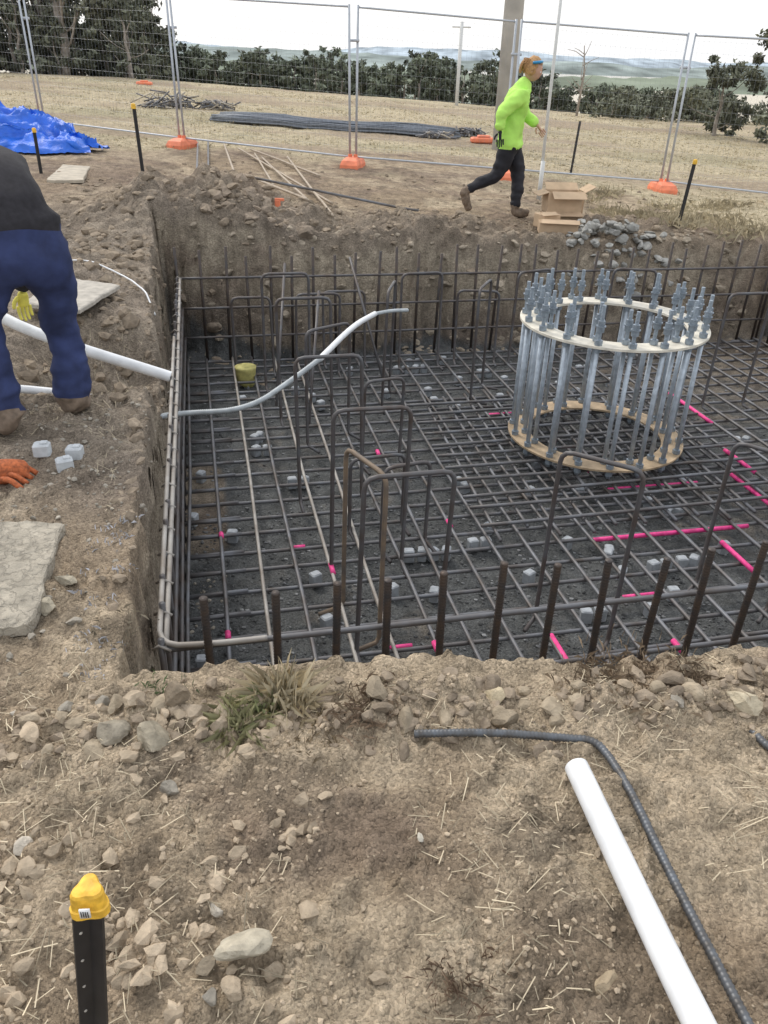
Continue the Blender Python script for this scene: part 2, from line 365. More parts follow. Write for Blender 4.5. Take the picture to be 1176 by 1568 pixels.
for (x,y,nn,h,sp,c) in [(-.37,1.57,170,.11,.022,(.36,.35,.20)),(-.31,1.63,90,.09,.02,(.25,.27,.14)),(-.27,1.67,220,.15,.030,(.54,.47,.33)),(-.21,1.64,120,.09,.03,(.48,.41,.28)),(.78,1.80,420,.05,.07,(.26,.20,.14)),(.62,1.77,200,.045,.05,(.24,.185,.13)),(.92,1.80,240,.05,.05,(.27,.21,.15)),(-.02,1.60,180,.045,.05,(.28,.21,.15)),(-.15,1.53,130,.04,.04,(.29,.23,.15)),(.18,.93,200,.035,.04,(.24,.17,.12)),(-.62,1.68,80,.045,.04,(.18,.25,.13)),(-.85,2.0,90,.04,.05,(.33,.29,.22)),(-.02,1.66,90,.05,.05,(.3,.24,.17))]:
    blades(g,np.array([x]),np.array([y]),Z([x],[y]),nn,np.array([h]),sp,c,.8)
g.obj('grass_tuft',M_straw,smooth=False)
g=Geo(); n=16000
x=RNG.uniform(-2.3,1.6,n); y=RNG.uniform(.7,5.5,n)**1.0; u,v=UV(x,y)
clump=fbm(x,y,3,3,90); k=((u<-.2)|(v<-.55))&(clump>-.03); x,y=x[k],y[k]; m=len(x)
L=.008+.036*RNG.random(m)**2.5; a=RNG.random(m)*6.283; d=np.stack([np.cos(a)*L,np.sin(a)*L],-1); w=.0006+.0008*RNG.random(m)
nx,ny=-np.sin(a)*w,np.cos(a)*w; z1=Z(x-d[:,0],y-d[:,1])+.006; z2=Z(x+d[:,0],y+d[:,1])+.008+.01*RNG.random(m)
V=np.stack([np.stack([x-d[:,0]-nx,y-d[:,1]-ny,z1],-1),np.stack([x-d[:,0]+nx,y-d[:,1]+ny,z1],-1),np.stack([x+d[:,0]+nx,y+d[:,1]+ny,z2],-1),np.stack([x+d[:,0]-nx,y+d[:,1]-ny,z2],-1)],1).reshape(-1,3)
c=np.array([.50,.43,.31])[None]*(.45+.85*RNG.random(m))[:,None]; g.add(V,np.arange(m*4).reshape(-1,4),np.repeat(c,4,0)); g.obj('loose_straw',M_straw,smooth=False)
g=Geo(); vv_=RNG.uniform(-.35,.75,22); uu_=-.17+RNG.normal(size=22)*.04; xy=[W(a,b)[:2] for a,b in zip(uu_,vv_)]; x=np.array([p[0] for p in xy]); y=np.array([p[1] for p in xy])
blades(g,x,y,Z(x,y)+.01,8,np.full(22,.03),.02,(.55,.56,.60),.95,wk=.2); g.obj('torn_packing_fibre',M_straw,smooth=False)
# ---------------- clods and gravel
g=Geo(); TAN=(.44,.36,.265); BR=(.30,.245,.185); GR=(.35,.32,.27)
R_=random
def scatter(n,fx,smin,smax,col,sub=1,p=3,sink=.1):
    x,y=fx(n); z=Z(x,y)
    for a,b,c in zip(x,y,z):
        s=smin+(smax-smin)*random.random()**p; rock(g,a,b,c+s*sink,s,col,sub)
def fromuv(f):
    def k(n): u,v=f(n); return OX+u*CA-v*SA, OY+u*SA+v*CA
    return k
def band(u0,u1,v0,v1): return fromuv(lambda n:(RNG.uniform(u0,u1,n),RNG.normal((v0+v1)/2,(v1-v0)/3.5,n)))
def nearb(w,off=0.):
    def f(n): u=RNG.uniform(-.7,3.2,n); return u,-.60-.12*np.clip(u,0,2.4)+off+RNG.normal(0,w,n)
    return fromuv(f)
def clumped(x0,x1,y0,y1,th=.05,off=66):
    def f(n):
        x,y=RNG.uniform(x0,x1,n*8),RNG.uniform(y0,y1,n*8); k=(fbm(x,y,3.2,3,off)>th)|(RNG.random(n*8)<.12); return x[k][:n],y[k][:n]
    return f
scatter(3200,clumped(-1.1,1.5,.7,1.75,.0),.0025,.012,TAN,1,3)
scatter(800,clumped(-.95,-.12,.72,1.6,-.05,71),.005,.034,TAN,1,3)
scatter(900,nearb(.07),.005,.03,BR,1,2.4)
scatter(110,nearb(.07),.015,.045,BR,2,2)
scatter(60,nearb(.05,.02),.02,.055,(.36,.30,.22),2,1.5)
scatter(1300,clumped(-2.3,-.9,1.5,3.9,.0),.003,.02,GR,1,3)
scatter(900,band(-1.2,1.0,5.4,8.8),.01,.09,BR,2,3.5,-.15)
scatter(1300,band(.3,6,5.9,7.4),.01,.07,BR,2,3.2,-.15)
scatter(420,fromuv(lambda n:(RNG.uniform(-.9,-.15,n),RNG.uniform(1.8,5.6,n))),.01,.08,BR,1,2.5)
scatter(700,clumped(-3.5,4.5,8.2,13.5,.0),.01,.05,BR,1,2.5)
scatter(60,fromuv(lambda n:(RNG.normal(.75,.35,n),RNG.normal(6.4,.3,n))),.04,.13,(.28,.23,.18),3,1.5,-.1)
scatter(420,fromuv(lambda n:(RNG.uniform(-.1,6.3,n),RNG.uniform(5.55,6.15,n))),.015,.085,(.35,.30,.235),2,2,-.25)
scatter(120,fromuv(lambda n:(RNG.uniform(-.2,-.1,n),RNG.uniform(.0,5.6,n))),.01,.05,BR,1,2,-.1)
g.obj('soil_clods',M_rock,smooth=False)
g=Geo()
for x,y,s,c in [(-.25,.95,.062,(.52,.47,.37)),(-.69,1.52,.05,(.38,.34,.27)),(-.57,1.48,.058,(.44,.39,.3)),(-.49,1.585,.05,(.34,.28,.21)),(-.41,1.55,.04,(.34,.28,.21)),(.52,1.76,.03,TAN),(1.03,1.69,.055,(.56,.49,.36)),(1.14,1.73,.05,(.56,.49,.36)),(.84,1.69,.028,GR),(-.78,1.17,.028,(.42,.38,.32)),(-1.09,2.25,.05,(.40,.36,.28)),(-1.1,2.1,.045,(.40,.36,.28)),(-.98,2.02,.03,GR),(-.12,1.35,.02,TAN),(.11,1.23,.014,(.5,.47,.4)),(.48,.93,.035,(.36,.29,.2)),(.33,1.73,.035,(.46,.39,.27)),(-.13,1.65,.035,TAN),(-.3,.86,.022,GR),(-.26,.87,.03,TAN),(-.33,1.05,.02,GR),(.02,.93,.024,TAN),(-.75,1.62,.03,GR),(-.62,1.42,.03,TAN),(-.5,1.35,.03,GR),(-.86,1.62,.03,GR),(-.32,.93,.03,(.33,.28,.21)),(.7,1.73,.025,TAN),(-.55,1.62,.05,(.32,.26,.19)),(-.9,1.5,.04,TAN),(-.19,.93,.025,TAN),(-.34,1.0,.028,TAN),(-.66,1.6,.04,TAN)]:
    rock(g,x,y,gz(x,y)+s*.3,s,c,3)
g.obj('loose_rock',M_rock,smooth=False)
g=Geo()
x,y=RNG.normal(2.42,.27,130),RNG.normal(8.95,.17,130); z=Z(x,y)
for a,b,c in zip(x,y,z):
    s=R_.uniform(.03,.08); d=math.hypot((a-2.42)/.28,(b-8.95)/.16); rock(g,a,b,c+s*.4+max(0,.18-.08*d)*R_.random(),s,(.36,.355,.33),2)
g.obj('rubble_pile',M_rock,smooth=False)
g=Geo(); n=6000
u,v=RNG.uniform(-.1,6,n),RNG.uniform(-.5,5.6,n); k=RNG.random(n)<.4; u=np.where(k,RNG.uniform(-.1,3,n),u); v=np.where(k,RNG.uniform(-.5,2.5,n),v)
x=OX+u*CA-v*SA; y=OY+u*SA+v*CA; zf=FLOOR+.004+fbm(x,y,5,3,2)*.03
for a,b,zc in zip(x,y,zf):
    s=R_.uniform(.006,.018); c=R_.choice([.10,.15,.2,.3]); Vv,Ff=ROCKS[1][R_.randrange(18)]; g.add(Vv*s+np.array([a,b,zc]),Ff,(c,c*1.02,c*1.03))
g.obj('pit_gravel',M_rock,smooth=False)
# ---------------- reinforcement cage
cage=bpy.data.objects.new('reinforcement_cage',None); scene.collection.objects.link(cage)
CU,CV=6.2,5.35; zb=-1.0; rb=.0120
gb,gp,gpk,grs,gh=Geo(),Geo(),Geo(),Geo(),Geo()
jr=lambda s:R_.uniform(-s,s)
us=np.arange(0,CU+.01,.205); vsn=np.arange(0,CV+.01,.205)
for k,v in enumerate(vsn):
    o=jr(.022); bar(gb,[W(-.03,v+o,zb+jr(.004)),W(1.5,v+o+jr(.015),zb-.004),W(3,v+o+jr(.018),zb),W(CU+.03,v+o+jr(.02),zb)],rb,6)
for k,u in enumerate(us):
    G=gp if (k in (2,4,5)) else gb
    o=jr(.018); bar(G,[W(u+o,-.25 if G is gb else -.03,zb+.025),W(u+o+jr(.012),1.3,zb+.022),W(u+o+jr(.018),2.8,zb+.025+jr(.004)),W(u+o+jr(.02),CV+.03,zb+.025)],rb if G is gb else rb*.92,6)
for k in range(11):
    u0=1.9+k*.2; bar(gb,[W(u0+jr(.03),1.7+jr(.1),zb+.055),W(u0+.08+jr(.03),4.1+jr(.1),zb+.055)],rb,6)
for k in range(11):
    v0=1.8+k*.2; bar(gb,[W(1.8,v0+jr(.03),zb+.082),W(4.2,v0+.06+jr(.03),zb+.082)],rb,6)
for z in (-.2,-.48,-.76):
    for (G,a,b) in ((gp if z==-.2 else gh,(0,0),(0,CV)),(gh,(0,CV),(CU,CV)),(gh,(CU,CV),(CU,0)),(gb,(0,0),(CU,0))):
        pts=[W(a[0],a[1],z),W((a[0]+b[0])/2+jr(.01),(a[1]+b[1])/2+jr(.01),z+jr(.01)),W(b[0],b[1],z)]; bar(G,pts,.0115,8)
tube(gp,smoothpath([W(-.02,3.5,-.17),W(-.02,.2,-.18),W(-.02,.0,-.18),W(.15,-.02,-.18),W(.35,-.02,-.18)],it=2),.0105,8)
gv=Geo()
for k,v in enumerate(vsn):
    for u in (-.018,CU+.018):
        tube(gh,[W(u,v,zb-.02),W(u+jr(.01),v+jr(.01),-.17+jr(.02))],rb,6)
        tube(gb,[W(u,v,zb),W(u+(.35 if u<1 else -.35),v,zb+.01)],rb,6)
    tube(gp,[W(-.045,v+.012,-.205),W(-.02,v+.0,-.18),W(.02,v-.01,-.2)],.006,5)
for k,u in enumerate(us):
    tube(gv,[W(u+jr(.015),CV+.02,zb),W(u+jr(.03),CV+.02+jr(.02),.03+jr(.05))],rb*1.15,7)
for k in range(27):
    v=.1+k*.205; tube(gv,[W(CU+.04,v,zb),W(CU+.04+jr(.02),v+jr(.02),.02+jr(.04))],rb*1.1,7)
for k in range(29):
    u=.16+k*.207+jr(.012); lean=jr(.022)
    ribbed(gv,[W(u,-.04,zb),W(u+lean,-.05+jr(.015),.035+jr(.025))],.0140,.013,10,amp=.10)
for u,t in ((-.12,-.02),(-.10,-.12)): tube(gv,[W(u,.12+t,-1),W(u,.14+t,-.1)],.012,7)
def hoop(G,u,v,w,top,bot=-1.0,ang=0.,feet=.15,r=.0122):
    c,s=math.cos(ang),math.sin(ang); ln=jr(.02); l2=jr(.02)
    def q(a,b,z): h=(z-bot); return W(u+a*c-b*s+ln*h,v+a*s+b*c+l2*h,z)
    p=[q(0,-feet,bot),q(0,-.02,bot),q(0,0,bot+.03),q(0,0,top-.06),q(.006,0,top-.03),q(.025,0,top-.008),q(.06,0,top),q(w-.06,0,top),q(w-.025,0,top-.008),q(w-.006,0,top-.03),q(w,0,top-.06),q(w,0,bot+.03),q(w,-.02,bot),q(w,-feet,bot)]
    tube(G,p,r,8)
for (u,v,w,t) in [(.83,.81,.42,0),(.82,1.58,.42,0),(.74,2.42,.42,0),(.75,3.82,.42,0),(.69,4.6,.40,0)]:
    hoop(gh,u,v,w,t,ang=jr(.03)); 
hoop(grs,.83,1.22,.36,-.05,ang=-1.2); hoop(gh,1.84,.95,.40,0,ang=-.75); hoop(gh,2.9,1.1,.4,-.1,ang=-.9); hoop(gh,1.62,3.95,.4,0,ang=1.2)
hoop(gh,2.43,4.01,.4,-.02,ang=1.0); hoop(gh,4.46,3.61,.4,0); hoop(gh,4.5,2.4,.4,0); hoop(gh,.9,3.3,.4,-.1,ang=.5); hoop(gh,4.3,1.2,.4,0,ang=.3)
hoop(gh,1.0,4.9,.4,-.25);hoop(gh,1.25,2.9,.3,-.35,ang=.2); hoop(gh,3.3,.4,.4,-.1,ang=-.8)
hoop(gh,2.0,4.95,.4,-.1,ang=.1); hoop(gh,3.1,4.9,.4,-.1,ang=.3); hoop(gh,.45,5.0,.35,-.3); hoop(gh,4.0,4.8,.4,-.05,ang=-.3); hoop(gh,1.0,2.0,.35,-.5,ang=.1)
hoop(gh,2.6,5.1,.4,-.3,ang=-.2); hoop(gh,1.3,5.15,.4,-.3); hoop(gh,1.15,1.75,.3,-.45,ang=.2)
tube(gh,[W(.95,3.6,-.95),W(1.15,4.4,-.1)],rb,7); tube(gh,[W(.72,3.9,-.9),W(.92,4.9,.02)],rb,7); tube(gh,[W(1.75,4.5,-.95),W(1.55,5.2,0)],rb,7)
# pink marked bars (lengths follow the actual bars of the mat)
def pinku(u0,u1,v,dz=.002): bar(gpk,[W(u0,v,zb+dz),W(u1,v,zb+dz)],.0150,7)
def pinkv(u,v0,v1): bar(gpk,[W(u,v0,zb+.026),W(u,v1,zb+.026)],.0155,7)
pinku(.88,1.30,.0); pinku(1.48,2.0,.0); pinku(2.2,2.45,.0)
for u,v0,v1 in [(1.845,.05,.75),(1.23,.7,.8),(.82,1.5,1.6),(.205,1.0,1.06),(.205,2.0,2.05),(3.9,1.5,2.3),(1.64,1.9,1.98),(4.1,2.3,2.7),(1.4,3.0,3.08),(3.28,1.1,1.45),(2.05,.1,.35),(2.87,2.5,2.8),(4.3,3.2,3.9),(2.46,.5,.6)]: pinkv(u,v0,v1)
for u0,u1,v in [(2.5,3.6,1.64),(1.0,1.12,.82),(2.9,3.6,2.26),(2.5,2.7,3.69),(1.9,2.1,.2),(.62,.7,1.85),(1.6,1.68,.41),(2.4,2.6,1.03)]: pinku(u0,u1,v)
gb.obj('mat_bars',M_steel,cage); gh.obj('hoop_bars',M_hoop,cage); gp.obj('pale_bars',M_steell,cage); grs.obj('rusty_bars',M_rust,cage); gv.obj('starter_bars',M_dark,cage); gpk.obj('painted_bars',M_pink,cage)
g=Geo()
for _ in range(105):
    u=R_.choice(list(us[:-1]))+R_.uniform(.03,.15); v=R_.choice(list(vsn[:-1]))+.1+jr(.05); x,y,z=W(u,v)
    box(g,(x,y,-1.045),(.065,.055,.085),R_.random()*1.5,bev=.007)
    if R_.random()<.25:
        x,y,z=W(u+.085,v); box(g,(x,y,-1.045),(.065,.055,.085),R_.random()*1.5,bev=.007)
g.obj('spacer_blocks',M_block2,smooth=False)
def spacer(x,y,r0):
    g=Geo(); z=gz(x,y); box(g,(x,y,z+.028),(.07,.06,.06),r0,bev=.007); box(g,(x+.012*math.cos(r0),y+.012*math.sin(r0),z+.061),(.03,.03,.008),r0,bev=.002); g.obj('concrete_spacer',M_block,smooth=False)
spacer(-1.52,3.17,.2); spacer(-1.40,3.10,.5); spacer(-1.39,3.2,.1)
# ---------------- anchor bolt cage
ab=bpy.data.objects.new('anchor_bolt_cage',None); scene.collection.objects.link(ab)
ax,ay=1.60,5.68; zt,zl=.0,-.87
def ring(g,z,r0,r1,t,n=96):
    a=np.arange(n)/n*2*np.pi; c,s=np.cos(a),np.sin(a)
    V=np.concatenate([np.stack([ax+r*c,ay+r*s,z+q+0*c],-1) for r,q in ((r0,0),(r1,0),(r1,t),(r0,t))])
    j=np.arange(n);j2=(j+1)%n; F=np.concatenate([np.stack([k*n+j,k*n+j2,((k+1)%4)*n+j2,((k+1)%4)*n+j],-1) for k in range(4)]); g.add(V,F)
g=Geo(); ring(g,zt,.51,.665,.016); g.obj('top_template_ring',M_ringt,ab,False)
g=Geo(); ring(g,zl,.50,.66,.014); g.obj('bottom_template_ring',M_ringb,ab,False)
gs,gn=Geo(),Geo()
NB=18
for k in range(NB):
    for q,rr in enumerate((.545,.628)):
        a=(k+.25+.14*q)/NB*2*math.pi; x,y=ax+rr*math.cos(a),ay+rr*math.sin(a); hz=jr(.02)
        tube(gs,[(x,y,zl-.06),(x,y,zt+.02)],.0160,10)
        tube(gn,[(x,y,zl-.04),(x,y,zl-.005)],.028,6); tube(gn,[(x,y,zl+.016),(x,y,zl+.045)],.028,6)
        tube(gn,[(x,y,zt-.03),(x,y,zt-.003)],.028,6); tube(gn,[(x,y,zt+.019),(x,y,zt+.05)],.028,6)
        ribbed(gn,[(x,y,zt+.02),(x,y,zt+.26+hz)],.0135,.009,8,amp=.08)
        h2=.11+jr(.015)
        tube(gn,[(x,y,zt+h2),(x,y,zt+h2+.035)],.026,6); tube(gn,[(x,y,zt+h2+.045),(x,y,zt+h2+.075)],.025,6); tube(gn,[(x,y,zt+h2+.036),(x,y,zt+h2+.043)],.033,12)
gs.obj('bolt_shafts',M_galv,ab); gn.obj('nuts_and_threads',M_galvd,ab,False)
# ---------------- pipes
def pipe(name,pts,r,m,hollow=True,sides=20,ends=True):
    g=Geo(); P=smoothpath(pts,it=2) if len(pts)>2 else np.array(pts); tube(g,P,r,sides,cap=not hollow)
    if hollow:
        P2,T,N,B=frames(P); tube(g,P[::-1],r*.88,sides,cap=False)
        a=np.arange(sides)/sides*2*np.pi
        for e_ in (0,-1):
            c=np.cos(a)[:,None]*N[e_]+np.sin(a)[:,None]*B[e_]; V=np.concatenate([P2[e_]+c*r,P2[e_]+c*r*.88]); j=np.arange(sides);j2=(j+1)%sides
            g.add(V,np.stack([j,j2,j2+sides,j+sides],-1))
    return g.obj(name,m)
pipe('white_pvc_pipe',[(.505,1.43,gz(.5,1.43)+.034),(.60,.84,.085),(.70,.25,.14)],.030,M_pvc,sides=28)
pipe('white_pvc_pipe',[(-2.45,4.74,.22),(-2.10,4.63,.10),(-1.36,4.71,-.16)],.034,M_pvc)
pipe('white_pvc_pipe',[(-2.5,3.97,.03),(-1.95,3.98,.02),(-1.56,3.98,-.02)],.022,M_pvc)
g=Geo(); pts=[W(-.12,2.33,-.3),(-1.30,4.61,-.36),(-.86,4.55,-.3),(-.61,4.86,-.2),(-.45,4.97,-.1)]; P=resample(smoothpath(pts,it=3),.006)
tube(g,P,.0165*(1+.10*np.array([1,-1])[np.arange(len(P))%2]),10)
tube(g,smoothpath([(-.45,4.97,-.1),(-.27,5.63,-.07),(-.12,6.0,-.08)],it=2),.020,14,mi=1); tube(g,smoothpath([(-.12,6.0,-.08),(0,6.1,-.08),(.13,6.24,-.11)],it=2),.014,8,mi=0)
g.obj('flexible_conduit',[M_grey,M_pvc])
g=Geo(); P=resample(smoothpath([(-2.55,6.3,0),(-2.3,6.25,0),(-2.0,6.1,0),(-1.82,5.85,0),(-1.68,5.6,0)],it=3),.05); zz=Z(P[:,0],P[:,1])+.035; P[:,2]=np.convolve(np.pad(zz,3,mode='edge'),np.ones(7)/7,'valid')+.01; tube(g,smoothpath(P,it=1),.0065,6); g.obj('white_cable',M_pvc)
M_fore=mat('foreground_bar',(.135,.15,.17),.42,.4,var=.3,scale=30,col2=(.08,.075,.07))
g=Geo(); pts=[(.10,1.54),(.3,1.55),(.50,1.553),(.575,1.545),(.605,1.50),(.63,1.38),(.665,1.18),(.72,.86),(.80,.4)]; P=smoothpath([(x,y,.032+gz(x,y)*.6) for x,y in pts],it=2); ribbed(g,P,.0108,.0105,12,amp=.10); g.obj('bent_rebar',M_fore,smooth=True)
g=Geo(); P=smoothpath([(1.03,1.62,.03),(1.05,1.56,.03),(1.12,1.5,.03),(1.3,1.5,.03)],it=2); ribbed(g,P,.0108,.0105,10,amp=.10); g.obj('bent_rebar',M_fore)
g=Geo()
for a,b in [((-3.7,16.2),(-2.4,10.3)),((-3.55,16.4),(-2.5,11.4)),((-3.3,16.6),(-1.9,10.2)),((-2.9,15.9),(-.75,10.1)),((-2.3,14.8),(-.92,9.5)),((-1.9,15.1),(-.66,9.0)),((-2.5,15.3),(-1.6,11.2)),((-2.7,16),(-1.1,12.5)),((-1.9,10.4),(.29,10.1)),((-2.2,12.6),(-1.0,9.6))]:
    P=np.linspace(np.array(a)*.94,np.array(b)*.97,24); zt_=Z(P[:,0],P[:,1]); zl_=np.linspace(zt_[0],zt_[-1],24); zz=np.maximum(zt_,zl_)+.03; P=np.stack([P[:,0],P[:,1],np.convolve(np.pad(zz,3,mode='edge'),np.ones(7)/7,'valid')+.01],1); tube(g,P,.015,6,mi=0 if R_.random()<.6 else 1)
g.obj('loose_steel_rods',[mat('dusty_rod',(.42,.35,.27),.7,.1),M_steel])
g=Geo()
for k in range(110):
    o=jr(.95); zz=.03+.1*R_.random(); dx=jr(.15)
    t=np.linspace(0,1,12); x=-4.3+5.7*t+dx; y=21.6+.5*t+o; tube(g,np.stack([x,y,Z(x,y)+zz+.02*np.sin(t*9)],1),.018,5)
g.obj('rebar_bundle',mat('bundle_steel',(.17,.19,.22),.5,.2,var=.3))
for (hx,hy,s) in [(-6.2,24,1.1),(.9,20.6,.5),(1.8,22.2,.6),(-5.0,24.3,.7)]:
    g=Geo(); z=gz(hx,hy)
    for k in range(34):
        a=R_.random()*6.28; L=s*R_.uniform(.25,.6); x,y=hx+jr(s*.5),hy+jr(s*.3)
        p=[(x-math.cos(a)*L,y-math.sin(a)*L*.5,z+.03),(x,y,z+R_.uniform(.05,.35)*s),(x+math.cos(a)*L,y+math.sin(a)*L*.5,z+R_.uniform(.02,.4)*s)]
        tube(g,p,.02,5,mi=R_.choice([0,0,1]))
    g.obj('steel_offcut_heap',[M_steel,M_wood])
# ---------------- fence
def fence_panel(a,b,braced=False):
    e=bpy.data.objects.new('temporary_fence_panel',None); scene.collection.objects.link(e)
    a=np.array(a);b=np.array(b); d=(b-a); L=np.linalg.norm(d); d/=L; a2=a+d*.05; b2=b-d*.05; L2=L-.1
    za,zb_=gz(*a)+.12,gz(*b)+.12; H=2.05; ln=jr(.03)-.02
    def q(s,h): p=a2+d*s; t=s/L2; return (p[0]+ln*h*.3,p[1]+ln*h,za*(1-t)+zb_*t+h)
    g=Geo(); 
    for s in (0,L2): tube(g,[q(s,-.1),q(s,H+.03)],.018,8)
    for h in (.04,H): bar(g,[q(0,h),q(L2,h)],.014,8)
    g.obj('frame',M_fence,e)
    g=Geo()
    for s in np.arange(.07,L2,.075): tube(g,[q(s,.04),q(s,H)],.0010,3,cap=False)
    for h in np.arange(.18,H,.15): tube(g,[q(t,h) for t in np.linspace(0,L2,12)],.0010,3,cap=False)
    g.obj('wire_mesh',M_wire,e,False)
    g=Geo(); x,y=b; z=gz(x,y); an=math.atan2(d[1],d[0])+math.pi/2
    V=[]
    for (hx,hy,hz) in ((.28,.14,0),(.28,.14,.07),(.24,.12,.13),(.12,.08,.17)):
        V+=[(sx*hx,sy*hy,hz) for sx,sy in((-1,-1),(1,-1),(1,1),(-1,1))]
    V=np.array(V)@np.array(Matrix.Rotation(an+.12,3,'Z')).T+np.array([x,y,z-.01])
    F=[]
    for k in range(3):
        for j in range(4): F.append([k*4+j,k*4+(j+1)%4,k*4+4+(j+1)%4,k*4+4+j])
    F.append([12,13,14,15]); g.add(V,np.array(F))
    for q_ in (-.045,.045): tube(g,[(x+d[0]*q_,y+d[1]*q_,z+.15),(x+d[0]*q_,y+d[1]*q_,z+.2)],.032,10)
    g.obj('foot_block',M_orange,e,False)
    g=Geo(); box(g,(b[0],b[1],gz(*b)+1.75),(.16,.035,.04),an-math.pi/2,bev=.005); g.obj('clamp',M_fence,e)
FP=[(-12.6,18.6),(-9.6,17.6),(-6.5,16.1),(-3.62,14.7),(-.69,13.75),(1.75,13.85),(4.30,13.8),(6.1,13.0),(8.4,12.0)]
for a,b in zip(FP[:-1],FP[1:]): fence_panel(a,b)
def foot(x,y):
    g=Geo(); z=gz(x,y); box(g,(x,y,z+.06),(.6,.24,.12),.1,bev=.03); box(g,(x,y,z+.14),(.3,.16,.05),.1,bev=.02); g.obj('orange_foot_block',M_orange,smooth=False)
foot(-9.9,35); foot(2.0,20.3)
# ---------------- star pickets
def picket(x,y,h,cap=True,lean=(0,0),w=.022):
    e=bpy.data.objects.new('star_picket',None); scene.collection.objects.link(e); z=gz(x,y); g=Geo(); a0=R_.random()*2 if h<.7 else .4
    fr=w>.025
    if fr: a0=-2.45
    for k in range(3):
        a=a0+k*2.094; d=np.array([math.cos(a),math.sin(a)]); n=np.array([-d[1],d[0]])*.003
        V=[]
        for zz in (z-.2,z+h):
            t=(zz-z); ox=np.array([x+lean[0]*t,y+lean[1]*t])
            for p in (n,n+d*w,-n+d*w,-n): V.append((*(ox+p),zz))
        g.add(V,np.array([[0,1,5,4],[1,2,6,5],[2,3,7,6],[3,0,4,7],[4,5,6,7]]))
    g.obj('post',M_black,e,False)
    if fr:
        g=Geo(); d=np.array([math.cos(a0),math.sin(a0)]); n=np.array([-d[1],d[0]])
        for k in range(5):
            t=h-(.09+.075*k); 
            for sg in (1,-1): V,F=ICO[2]; g.add(V*np.array([.0032,.0032,.0032])+np.array([x+lean[0]*t+d[0]*w*.6+n[0]*sg*.0022,y+lean[1]*t+d[1]*w*.6+n[1]*sg*.0022,z+t]),F)
        g.obj('holes',M_conc,e)
    if cap:
        g=Geo(); c=(x+lean[0]*h,y+lean[1]*h)
        if not fr: tube(g,[(c[0],c[1],z+h-.035),(c[0],c[1],z+h-.01),(c[0],c[1],z+h+.008),(c[0],c[1],z+h+.016)],np.array([w*1.15,w*1.15,w*1.05,w*.7]),12)
        else:
            rows=[(-.038,1.22),(-.022,1.22),(-.020,1.12),(.006,1.02),(.011,.90),(.013,.5)]; n=24; V=[]
            for zz,s in rows:
                for q in range(n):
                    t=q/n*2*math.pi; rr=w*s*(.84+.16*math.cos(3*(t-a0))); V.append((c[0]+rr*math.cos(t),c[1]+rr*math.sin(t),z+h+zz))
            F=[[k*n+j,k*n+(j+1)%n,(k+1)*n+(j+1)%n,(k+1)*n+j] for k in range(5) for j in range(n)]
            g.add(V,[np.array(F),(np.arange(n)+5*n)[None]])
        g.obj('safety_cap',M_yel,e,False)
        if fr:
            g=Geo(); box(g,(c[0]+.004,c[1]-w*1.15,z+h-.010),(.016,.003,.020),.1); g.obj('label',M_white,e)
            g=Geo(); 
            for k in range(4): box(g,(c[0]-.001+.0035*k,c[1]-w*1.15-.0022,z+h-.010),(.0013,.001,.013),.1)
            g.obj('barcode',M_black,e)
picket(-2.75,9.3,.72,lean=(-.03,0)); picket(-4.4,10.6,.5); picket(3.32,9.8,.72,lean=(.06,0)); picket(3.1,15.3,.85,cap=False,lean=(.05,0))
picket(-.495,.785,.43,lean=(.12,0),w=.027)
# ---------------- poles
g=Geo(); z=gz(2.28,19); tube(g,[(2.28,19,z-.5),(2.25,19,z+5),(2.22,19,z+9)],np.array([.21,.19,.16]),20); g.obj('utility_pole',mat('weathered_timber',(.46,.45,.43),.9,var=.2,scale=3,bump=.5,bscale=12))
g=Geo(); z=gz(2.6,40); tube(g,[(2.6,40,z-.3),(2.6,40,z+3.2)],.075,8); tube(g,[(2.2,40,z+3.0),(3.0,40,z+3.0)],.035,6); g.obj('utility_pole',M_cream)
g=Geo(); z=gz(2.02,11.96); tube(g,[(2.02,11.96,z-.2),(2.0,11.98,z+3.4)],.021,12); tube(g,[(2.02,11.94,z),(2.02,11.94,z+.5)],.03,8); g.obj('marker_pole',M_cream)
g=Geo(); x,y=7.6,38; z=gz(x,y); tube(g,[(x,y,z-.2),(x+.1,y,z+1.6),(x-.05,y,z+2.6)],np.array([.06,.04,.02]),6)
for k in range(14): a=R_.uniform(.2,2.9); s=R_.uniform(.4,.9); h=R_.uniform(.8,2.3); tube(g,[(x,y,z+h),(x+math.cos(a)*s*.5,y,z+h+.25*s),(x+math.cos(a)*s,y+jr(.3),z+h+math.sin(a)*s*.8)],np.array([.02,.014,.008]),5)
g.obj('dead_tree',M_bark)
